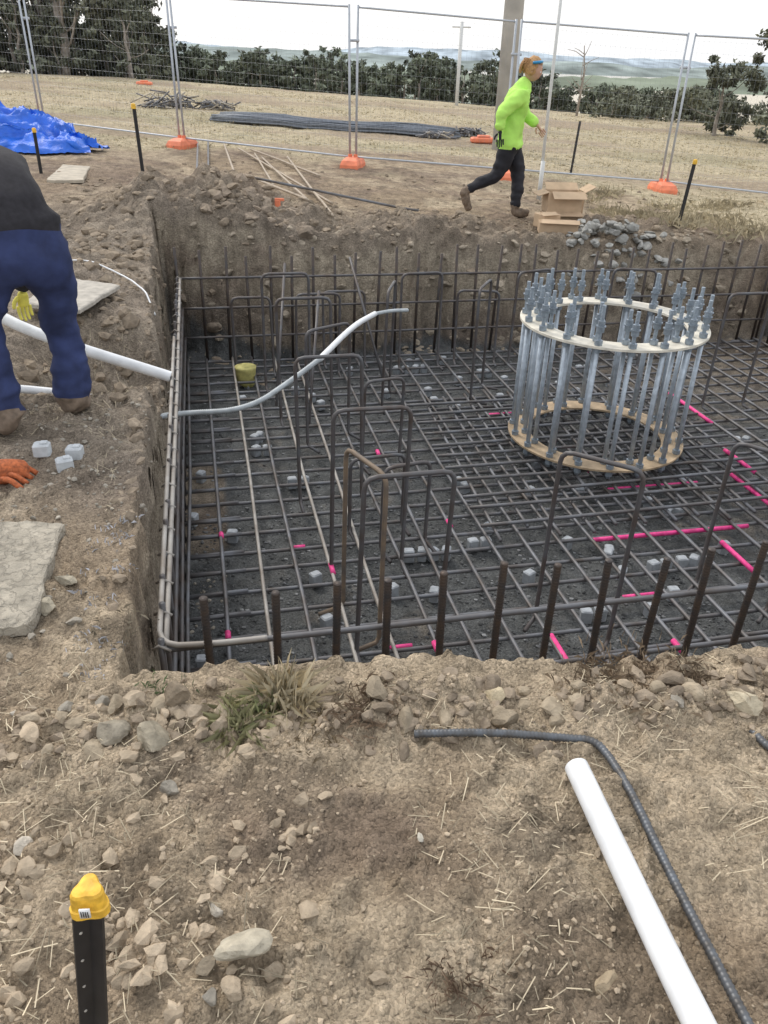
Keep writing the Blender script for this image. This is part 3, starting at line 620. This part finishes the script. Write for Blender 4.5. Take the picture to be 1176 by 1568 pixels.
# ---------------- slabs, boards, tarp, box, misc
def slab(name,corners,t,m,rough=.004):
    n=60; c=[np.array(k,float) for k in corners]; g=Geo(); V=[]
    zc=max(gz(*k) for k in corners)
    for layer in (t,0):
        for a in np.linspace(0,1,n):
            for b in np.linspace(0,1,n):
                p=(c[0]*(1-a)+c[1]*a)*(1-b)+(c[3]*(1-a)+c[2]*a)*b; V.append((p[0],p[1],zc+layer-.01))
    V=np.array(V)
    I=np.arange(n*n); ia,ib=I//n,I%n; edge=(ia==0)|(ia==n-1)|(ib==0)|(ib==n-1)
    V[:n*n,2]+=fbm(V[:n*n,0],V[:n*n,1],22,5,4)*rough-edge*.007
    V[:,:2]+=np.stack([fbm(V[:,0],V[:,1],9,4,1),fbm(V[:,0],V[:,1],9,4,7)],-1)*.016
    i=np.arange(n-1)[:,None]*n; j=np.arange(n-1)[None]; F=np.stack([i+j,i+n+j,i+n+j+1,i+j+1],-1).reshape(-1,4)
    S=[]
    for k in range(n-1):
        for a,b in ((k,k+1),((n-1)*n+k+1,(n-1)*n+k),((k+1)*n,k*n),(k*n+n-1,(k+1)*n+n-1)): S.append([a,b,b+n*n,a+n*n])
    g.add(V,[F,np.array(S)]); return g.obj(name,m,smooth=False)
M_crack=mat('mud_caked_concrete',(.42,.38,.31),.95,var=.35,scale=11,bump=.9,bscale=26,bdist=.02,detail=10)
nt=M_crack.node_tree; b=nt.nodes['Principled BSDF']; vo=nt.nodes.new('ShaderNodeTexVoronoi'); vo.feature='DISTANCE_TO_EDGE'; vo.inputs['Scale'].default_value=19
tc=[n for n in nt.nodes if n.type=='TEX_COORD'][0]; nn=nt.nodes.new('ShaderNodeTexNoise'); nn.inputs['Scale'].default_value=16; nn.inputs['Detail'].default_value=5; ad=nt.nodes.new('ShaderNodeMix'); ad.data_type='RGBA'; ad.inputs['Factor'].default_value=.12
nt.links.new(tc.outputs['Object'],nn.inputs['Vector']); nt.links.new(tc.outputs['Object'],ad.inputs['A']); nt.links.new(nn.outputs['Color'],ad.inputs['B']); nt.links.new(ad.outputs['Result'],vo.inputs['Vector'])
mr=nt.nodes.new('ShaderNodeMapRange'); mr.inputs['From Max'].default_value=.10; nt.links.new(vo.outputs['Distance'],mr.inputs['Value'])
bp=[n for n in nt.nodes if n.type=='BUMP'][0]; b2=nt.nodes.new('ShaderNodeBump'); b2.inputs['Strength'].default_value=.55; b2.inputs['Distance'].default_value=.012; nt.links.new(mr.outputs['Result'],b2.inputs['Height']); nt.links.new(bp.outputs['Normal'],b2.inputs['Normal']); nt.links.new(b2.outputs['Normal'],b.inputs['Normal'])
m3=nt.nodes.new('ShaderNodeMapRange'); m3.inputs['From Max'].default_value=.04; m3.inputs['To Min'].default_value=.8; nt.links.new(vo.outputs['Distance'],m3.inputs['Value'])
mm=nt.nodes.new('ShaderNodeMix'); mm.data_type='RGBA'; mm.blend_type='MULTIPLY'; mm.inputs['Factor'].default_value=1
old=b.inputs['Base Color'].links[0].from_socket; nt.links.new(old,mm.inputs['A']); nt.links.new(m3.outputs['Result'],mm.inputs['B']); nt.links.new(mm.outputs['Result'],b.inputs['Base Color'])
slab('concrete_paver',[(-1.62,2.57),(-1.22,2.59),(-1.09,1.96),(-1.40,1.92)],.045,M_crack,.014)
slab('paver_board',[(-2.47,5.98),(-1.98,5.80),(-2.03,5.12),(-2.45,5.25)],.03,M_conc)
slab('timber_board',[(-4.5,11.6),(-4.1,11.5),(-3.75,10.2),(-4.15,10.1)],.04,M_wood)
n=110; a,b=np.meshgrid(np.linspace(0,1,n),np.linspace(0,1,n),indexing='ij')
x=-7.6+3.1*a+.25*fbm(a,b,4,3,1); y=11.9+1.7*b+.35*fbm(a,b,4,3,5)+a*.7*(1-b)
hh=.60*np.exp(-((a-.3)/.3)**2)*np.sin(np.pi*np.clip(b,0,1))**.7+.22*np.exp(-((a-.75)/.2)**2)*np.sin(np.pi*b)
rg=1-np.abs(fbm(a*1.3+b*.5,b-a*.4,6,3,3))*2.6
z=Z(x,y)+.03+hh*(1+.5*fbm(a,b,5,3,8))+np.clip(rg,0,1)**2*.16*np.sin(np.pi*b)**.5
i=np.arange(n-1)[:,None]*n; j=np.arange(n-1)[None]; F=np.stack([i+j,i+n+j,i+n+j+1,i+j+1],-1).reshape(-1,4)
g=Geo(); g.add(np.stack([x,y,z],-1).reshape(-1,3),F); g.obj('blue_tarp',M_tarp)
e=bpy.data.objects.new('cardboard_box',None); scene.collection.objects.link(e); g=Geo(); bx,by=1.93,9.75; bz=gz(bx,by)+.12
box(g,(bx,by-.14,bz+.12),(.40,.008,.22),.1); box(g,(bx,by+.14,bz+.12),(.40,.008,.22),.1); box(g,(bx-.2,by-.02,bz+.12),(.008,.28,.22),.1); box(g,(bx+.2,by+.02,bz+.12),(.008,.28,.22),.1); box(g,(bx,by,bz+.02),(.39,.27,.008),.1)
g.obj('walls',M_card,e,False); g=Geo(); box(g,(bx+.03,by-.2,bz+.21),(.38,.13,.006),.1,tilt=(.5,0)); box(g,(bx+.26,by,bz+.27),(.13,.28,.006),.1,tilt=(0,-.5)); box(g,(bx-.26,by,bz+.21),(.13,.28,.006),.1,tilt=(0,-.3)); box(g,(bx,by+.19,bz+.26),(.38,.12,.006),.1,tilt=(.6,0)); g.obj('flaps',M_card,e,False)
def cbox(x,y,z,s,rz):
    g=Geo(); box(g,(x,y,z+s[2]/2),s,rz,bev=.006); box(g,(x,y-s[1]*.55,z+s[2]+.012),(s[0]*.98,s[1]*.35,.005),rz,tilt=(.35,0)); box(g,(x,y,z+s[2]+.003),(.05,s[1]*.9,.003),rz); g.obj('cardboard_box',M_card,smooth=False)
cbox(1.93,9.75,gz(1.93,9.75)-.01,(.42,.32,.13),.1); cbox(1.80,9.2,max(gz(1.8,9.2),gz(1.7,9.1)),(.42,.24,.12),-.08); cbox(1.70,9.35,max(gz(1.7,9.35),-.05),(.22,.2,.14),.5)
g=Geo(); z=gz(-1.6,2.98); tube(g,smoothpath([(-1.75,2.93,z+.03),(-1.66,2.95,z+.06),(-1.58,3.0,z+.05),(-1.53,3.03,z+.03)],it=2),np.interp(np.linspace(0,1,len(smoothpath([(0,0,0)]*4,it=2))),[0,.5,.8,1],[.02,.055,.05,.02]),12)
for q in range(4): tube(g,smoothpath([(-1.6,3.01-.03*q,z+.05),(-1.55,3.03-.045*q,z+.065),(-1.50,3.04-.05*q,z+.02)],it=1),.012,8)
g.obj('orange_glove',mat('rust_leather',(.45,.12,.04),.8,var=.5,scale=60,bump=.9,bscale=40))
g=Geo(); yx,yy=-1.32,7.0
tube(g,[(yx-.01,yy,-1.06),(yx,yy,-1.04),(yx,yy,-.91),(yx,yy,-.89),(yx,yy,-.89)],np.array([.075,.085,.095,.10,.085]),20)
g.obj('yellow_container',mat('yellow_plastic',(.60,.55,.20),.7,var=.3))
g=Geo(); x,y=-1.25,9.0; box(g,(x,y,gz(x,y)+.06),(.06,.03,.12),0,bev=.01); box(g,(x+.02,y,gz(x,y)+.12),(.10,.02,.03),0,bev=.005); g.obj('orange_marker_peg',M_orange,smooth=False)
# ---------------- people
def skin_fig(name,J,E,root,labels,mats,parent,sub=2,wr=0,hem=None):
    names=list(J); me=bpy.data.meshes.new(name); me.from_pydata([J[k][:3] for k in names],[(names.index(a),names.index(b)) for a,b in E],[])
    o=bpy.data.objects.new(name,me); scene.collection.objects.link(o)
    sk=o.modifiers.new('s','SKIN'); sk.use_smooth_shade=True
    for i_,k in enumerate(names):
        r=J[k][3]; r2=J[k][4] if len(J[k])>4 else r; d=me.skin_vertices[0].data[i_]; d.radius=(r,r2); d.use_root=(k==root)
    ss=o.modifiers.new('u','SUBSURF'); ss.levels=sub; ss.render_levels=sub
    dg=bpy.context.evaluated_depsgraph_get(); nm=bpy.data.meshes.new_from_object(o.evaluated_get(dg)); bpy.data.objects.remove(o)
    nm.materials.clear()
    for m in mats: nm.materials.append(m)
    segs=[(np.array(J[a][:3]),np.array(J[b][:3]),labels((a,b))) for a,b in E]
    C=np.array([p.center[:] for p in nm.polygons]); best=np.full(len(C),1e9); mi=np.zeros(len(C),int)
    for a,b,l in segs:
        d=b-a; t=np.clip(((C-a)@d)/(d@d+1e-9),0,1); dist=np.linalg.norm(C-(a+t[:,None]*d),axis=1); w=dist<best; best[w]=dist[w]; mi[w]=l
    if hem is not None:
        arm=(mi==0)&(C[:,2]<hem); near_p=np.linalg.norm(C[:,:2]-np.array(J['pel'][:2]),axis=1)<.36
        legs=(C[:,2]<hem)&near_p&(mi==0)
        # keep sleeves: only torso/pelvis faces below the hem become trousers
        sl=np.full(len(C),1e9)
        for a,b in E:
            if a[0] in 'se' and b[0] in 'ew' and a!='sp':
                p,q_=np.array(J[a][:3]),np.array(J[b][:3]); d=q_-p; t=np.clip(((C-p)@d)/(d@d),0,1); sl=np.minimum(sl,np.linalg.norm(C-(p+t[:,None]*d),axis=1))
        mi[legs&(sl>.11)]=1; mi[(mi==1)&(C[:,2]>=hem)]=0
    if wr:
        co=np.array([v.co[:] for v in nm.vertices]); no=np.array([v.normal[:] for v in nm.vertices])
        f1=1-np.abs(fbm(co[:,0]*1.2+co[:,1]*.8+co[:,2]*.5,co[:,2]*1.4-co[:,0]*.6,5.5,3,3))*3; f1=np.clip(f1,-.5,1)
        f2=fbm(co[:,0]+co[:,1],co[:,2]*1.7,14,2,8)
        co+=no*(f1*wr+f2*wr*.5)[:,None]
        if hem is not None:
            npv=np.linalg.norm(co[:,:2]-np.array(J['pel'][:2]),axis=1)<.4
            co+=no*(.020*np.clip(1-np.abs(co[:,2]-hem-.035)/.05,0,1)*npv)[:,None]
        nm.vertices.foreach_set('co',co.ravel().astype(np.float32))
    nm.polygons.foreach_set('material_index',mi.astype(np.int32)); nm.polygons.foreach_set('use_smooth',np.full(len(C),True)); nm.update()
    ob=bpy.data.objects.new(name,nm); scene.collection.objects.link(ob); ob.parent=parent; return ob
def hand(parent,wrist,dirv,side,m,s=1.0,curl=.5):
    d=Vector(dirv).normalized(); sd=Vector(side).normalized(); sd=(sd-d*sd.dot(d)).normalized(); nrm=d.cross(sd); w=Vector(wrist)
    J={};E=[]; J['w']=(*w,.024*s); pm=w+d*.05*s; J['p']=(*pm,.030*s,.016*s); E.append(('w','p'))
    J['e']=(*(w+d*.085*s),.030*s,.013*s); E.append(('p','e'))
    skin_fig('palm',J,E,'p',lambda e:0,[m],parent)
    for k,(off,L) in enumerate([(-.030,.072),(-.010,.080),(.010,.075),(.029,.058)]):
        b=w+d*.075*s+sd*off*s; dd=d.copy()
        JJ={'a':(*b,.0095*s)};EE=[]
        for q in range(3):
            dd=(dd+nrm*curl*(.35+.2*q)).normalized(); b=b+dd*L*s*(.42 if q==0 else .3); JJ[str(q)]=(*b,(.009-.001*q)*s); EE.append((('a' if q==0 else str(q-1)),str(q)))
        skin_fig(f'finger_{k+1}',JJ,EE,'a',lambda e:0,[m],parent,1)
    b=w+d*.025*s-sd*.02*s; JJ={'a':(*b,.012*s)}; b1=b+(d*.6-sd*.8+nrm*.3).normalized()*.04*s; JJ['b']=(*b1,.0105*s); b2=b1+(d*.9-sd*.25+nrm*.4).normalized()*.035*s; JJ['c']=(*b2,.0085*s)
    skin_fig('thumb',JJ,[('a','b'),('b','c')],'a',lambda e:0,[m],parent,1)
def head(parent,c,fwd,up,m,hm,s=1.0,pony=False):
    f=Vector(fwd).normalized(); u=Vector(up); u=(u-f*u.dot(f)).normalized(); r=f.cross(u); R=np.array([list(f),list(r),list(u)])
    V,F=ICO[3]; V=V.copy()
    x,y,z=V[:,0],V[:,1],V[:,2]
    lo=np.clip(-z,0,1); Q=np.stack([x*(.098-.012*lo)+.012*lo*(x>0),y*(.076-.024*lo),z*.118],-1)
    def bumpf(cx,cy,cz,sig,h):
        d=np.exp(-(((Q[:,0]-cx)/sig[0])**2+((Q[:,1]-cy)/sig[1])**2+((Q[:,2]-cz)/sig[2])**2)); Q[:,0]+=d*h
    bumpf(.095,0,-.02,(.04,.014,.022),.028); bumpf(.085,0,-.095,(.03,.025,.018),.014); bumpf(.09,.03,.005,(.03,.014,.012),-.008); bumpf(.09,-.03,.005,(.03,.014,.012),-.008); bumpf(.09,0,-.058,(.03,.022,.008),.008)
    T=lambda P:np.asarray(P)*s@R+np.array(c)
    g=Geo(); g.add(T(Q),F); 
    for sg in (-1,1):
        E_=ICO[2][0]*np.array([.018,.008,.032])+np.array([-.008,sg*.077,-.01]); g.add(T(E_),ICO[2][1])
    g.obj('head',m,parent)
    g=Geo()
    for sg in (-1,1): g.add(T(ICO[2][0]*.010+np.array([.083,sg*.03,.005])),ICO[2][1])
    g.obj('eyes',M_white,parent); g=Geo(); g.add(T(ICO[2][0]*np.array([.006,.022,.005])+np.array([.093,0,-.058])),ICO[2][1]); g.obj('mouth',mat('lips',(.4,.15,.12),.6),parent)
    H=ICO[3][0].copy(); hx=H*np.array([.108,.088,.125])+np.array([-.012,0,.010]); 
    hx*=1+.05*np.random.default_rng(1).normal(size=(len(hx),1))*.6
    Fk=ICO[3][1]; cen=H[Fk].mean(1); Fk=Fk[~((cen[:,0]>.35)&(cen[:,2]<.55))&(cen[:,2]>-.62)]
    g=Geo(); g.add(T(hx),Fk)
    if pony:
        tube(g,T(smoothpath([(-.09,0,.05),(-.13,.0,.03),(-.14,0,-.03),(-.12,.01,-.09)],it=2)),np.interp(np.linspace(0,1,len(smoothpath([(0,0,0)]*4,it=2))),[0,.3,1],[.02,.032,.01]),10)
        for q in range(30):
            a=random.uniform(-1,1); tube(g,T([(-.08,a*.06,.08),(-.12+jr(.03),a*.08,.03+jr(.04)),(-.11+jr(.04),a*.09,-.04+jr(.04))]),.004,4)
    g.obj('hair',hm,parent)
    return T
wm=bpy.data.objects.new('walking_woman',None); scene.collection.objects.link(wm); G0=gz(1.3,10.1)
def o_(x,y,z,*r): return (x,y,z+G0,*r)
J={'pel':o_(1.29,10.15,.86,.18,.15),'sp':o_(1.30,10.15,1.03,.165,.14),'ch':o_(1.33,10.15,1.20,.185,.155),'nb':o_(1.39,10.15,1.38,.108),'nk':o_(1.44,10.15,1.465,.055),
'hd':o_(1.32,10.15,1.46,.095),'sR':o_(1.37,9.97,1.32,.088),'eR':o_(1.15,9.89,1.12,.075),'wR':o_(1.15,9.88,.95,.046),
'sL':o_(1.39,10.33,1.32,.088),'eL':o_(1.47,10.40,1.09,.075),'wL':o_(1.62,10.30,1.00,.046),
'hR':o_(1.28,10.07,.76,.122),'kR':o_(1.20,10.08,.46,.08),'aR':o_(.87,10.14,.30,.054),'hL':o_(1.33,10.23,.76,.122),'kL':o_(1.46,10.2,.46,.08),'aL':o_(1.44,10.1,.13,.056),
'heR':o_(.82,10.14,.26,.058),'tR':o_(.90,10.14,.06,.046),'heL':o_(1.42,10.1,.06,.056),'tL':o_(1.62,10.08,.045,.047)}
E=[('pel','sp'),('sp','ch'),('ch','nb'),('nb','nk'),('nb','hd'),('ch','sR'),('sR','eR'),('eR','wR'),('ch','sL'),('sL','eL'),('eL','wL'),('pel','hR'),('hR','kR'),('kR','aR'),('aR','heR'),('heR','tR'),('pel','hL'),('hL','kL'),('kL','aL'),('aL','heL'),('heL','tL')]
def lab(e):
    a,b=e
    if a in('hR','hL','kR','kL') : return 1
    if b in('heR','heL','tR','tL'): return 3
    return 0
skin_fig('body',J,E,'pel',lab,[M_hiviz,M_legg,M_skin,M_boot],wm,3,.014,hem=.76+G0)
head(wm,o_(1.485,10.13,1.555),(.93,-.1,-.35),(.3,0,1),M_skin,M_hair,.98,True)
g=Geo(); tube(g,smoothpath([o_(1.46,10.03,1.62),o_(1.55,10.05,1.63),o_(1.58,10.13,1.635),o_(1.55,10.21,1.63),o_(1.46,10.23,1.62)],it=2),.015,8); g.obj('sunglasses',M_blue,wm)
hand(wm,J['wR'][:3],(.1,0,-1),(1,0,0),M_legg,1.15,.35); hand(wm,J['wL'][:3],(.6,0,-.7),(.7,0,.6),M_skin,1.05,.35)
mn=bpy.data.objects.new('bending_worker',None); scene.collection.objects.link(mn)
J={'pel':(-1.68,3.72,.89,.18,.165),'wa':(-1.73,3.80,.98,.178,.16),'ch':(-1.90,4.02,1.07,.20,.165),'up':(-2.06,4.19,1.09,.175,.15),'nb':(-2.17,4.30,1.08,.085),'nk':(-2.24,4.37,1.06,.06),
'sR':(-1.93,4.34,1.04,.085),'eR':(-1.97,4.52,.72,.07),'wR':(-2.10,4.60,.40,.048),'sL':(-2.22,4.06,1.04,.085),'eL':(-2.30,4.28,.72,.07),'wL':(-2.33,4.54,.46,.048),
'hR':(-1.58,3.80,.77,.128),'mR':(-1.58,3.83,.62,.104),'kR':(-1.60,3.86,.46,.085),'cR':(-1.575,3.83,.27,.082),'aR':(-1.575,3.80,.10,.090),'hL':(-1.79,3.65,.77,.128),'mL':(-1.84,3.63,.62,.104),'kL':(-1.87,3.64,.46,.086),'cL':(-1.83,3.59,.27,.082),'aL':(-1.80,3.56,.10,.088),
'heR':(-1.575,3.78,.045,.050),'tR':(-1.58,3.97,.04,.046),'heL':(-1.78,3.51,.045,.050),'tL':(-1.90,3.67,.04,.046)}
J={k:(v[0]+.01,v[1]-.10,*v[2:]) for k,v in J.items()}
E=[('pel','wa'),('wa','ch'),('ch','up'),('up','nb'),('nb','nk'),('up','sR'),('sR','eR'),('eR','wR'),('up','sL'),('sL','eL'),('eL','wL'),('pel','hR'),('hR','mR'),('mR','kR'),('kR','cR'),('cR','aR'),('aR','heR'),('heR','tR'),('pel','hL'),('hL','mL'),('mL','kL'),('kL','cL'),('cL','aL'),('aL','heL'),('heL','tL')]
def lab(e):
    a,b=e
    if b=='nk': return 2
    if b in('heR','heL','tR','tL'): return 3
    if a in('hR','hL','kR','kL','cR','cL','mR','mL') or b in('hR','hL'): return 1
    return 0
skin_fig('body',J,E,'pel',lab,[M_jump,M_navy,M_skin,M_boot],mn,3,.015,hem=.90)
head(mn,(-2.32,4.36,1.04),(-.5,.45,-.75),(-.5,.6,.5),M_skin,mat('dark_hair',(.05,.03,.02),.8),1.05)
hand(mn,J['wR'][:3],(-.15,.15,-1),(.6,.6,0),M_glove,1.15,.7); hand(mn,J['wL'][:3],(.1,.3,-1),(.6,.6,0),M_glove,1.15,.7)
# ---------------- light & world & camera
w=bpy.data.worlds.new('World'); scene.world=w; w.use_nodes=True; nt=w.node_tree; bg=nt.nodes['Background']
sk=nt.nodes.new('ShaderNodeTexSky'); sk.sky_type='NISHITA'; sk.sun_disc=False; sk.sun_elevation=math.radians(48); sk.sun_rotation=math.radians(-40); sk.dust_density=4; sk.air_density=1.2
sc=nt.nodes.new('ShaderNodeVectorMath'); sc.operation='SCALE'; sc.inputs['Scale'].default_value=.10; nt.links.new(sk.outputs[0],sc.inputs[0])
mx=nt.nodes.new('ShaderNodeMix'); mx.data_type='RGBA'; mx.inputs['Factor'].default_value=.7; mx.inputs['B'].default_value=(1.0,1.01,1.03,1)
nt.links.new(sc.outputs[0],mx.inputs['A']); nt.links.new(mx.outputs['Result'],bg.inputs['Color']); bg.inputs['Strength'].default_value=1.45
sl=bpy.data.lights.new('sun','SUN'); sl.energy=1.5; sl.angle=math.radians(14); sl.color=(1,.95,.87); so=bpy.data.objects.new('sun',sl); scene.collection.objects.link(so)
el,azm=math.radians(48),math.radians(-40); D=Vector((math.sin(azm)*math.cos(el),math.cos(azm)*math.cos(el),math.sin(el))); so.rotation_euler=D.to_track_quat('Z','Y').to_euler()
cam=bpy.data.cameras.new('camera'); co=bpy.data.objects.new('camera',cam); scene.collection.objects.link(co); scene.camera=co
cam.sensor_fit='VERTICAL'; cam.sensor_height=24; cam.lens=24*1219/1568; cam.clip_start=.05; cam.clip_end=12000
co.matrix_world=Matrix.Translation((0,0,1.6))@Matrix.Rotation(math.radians(90-29.6),4,'X')@Matrix.Rotation(math.radians(2),4,'Z')
scene.view_settings.view_transform='Standard'; scene.view_settings.look='None'; scene.view_settings.exposure=0
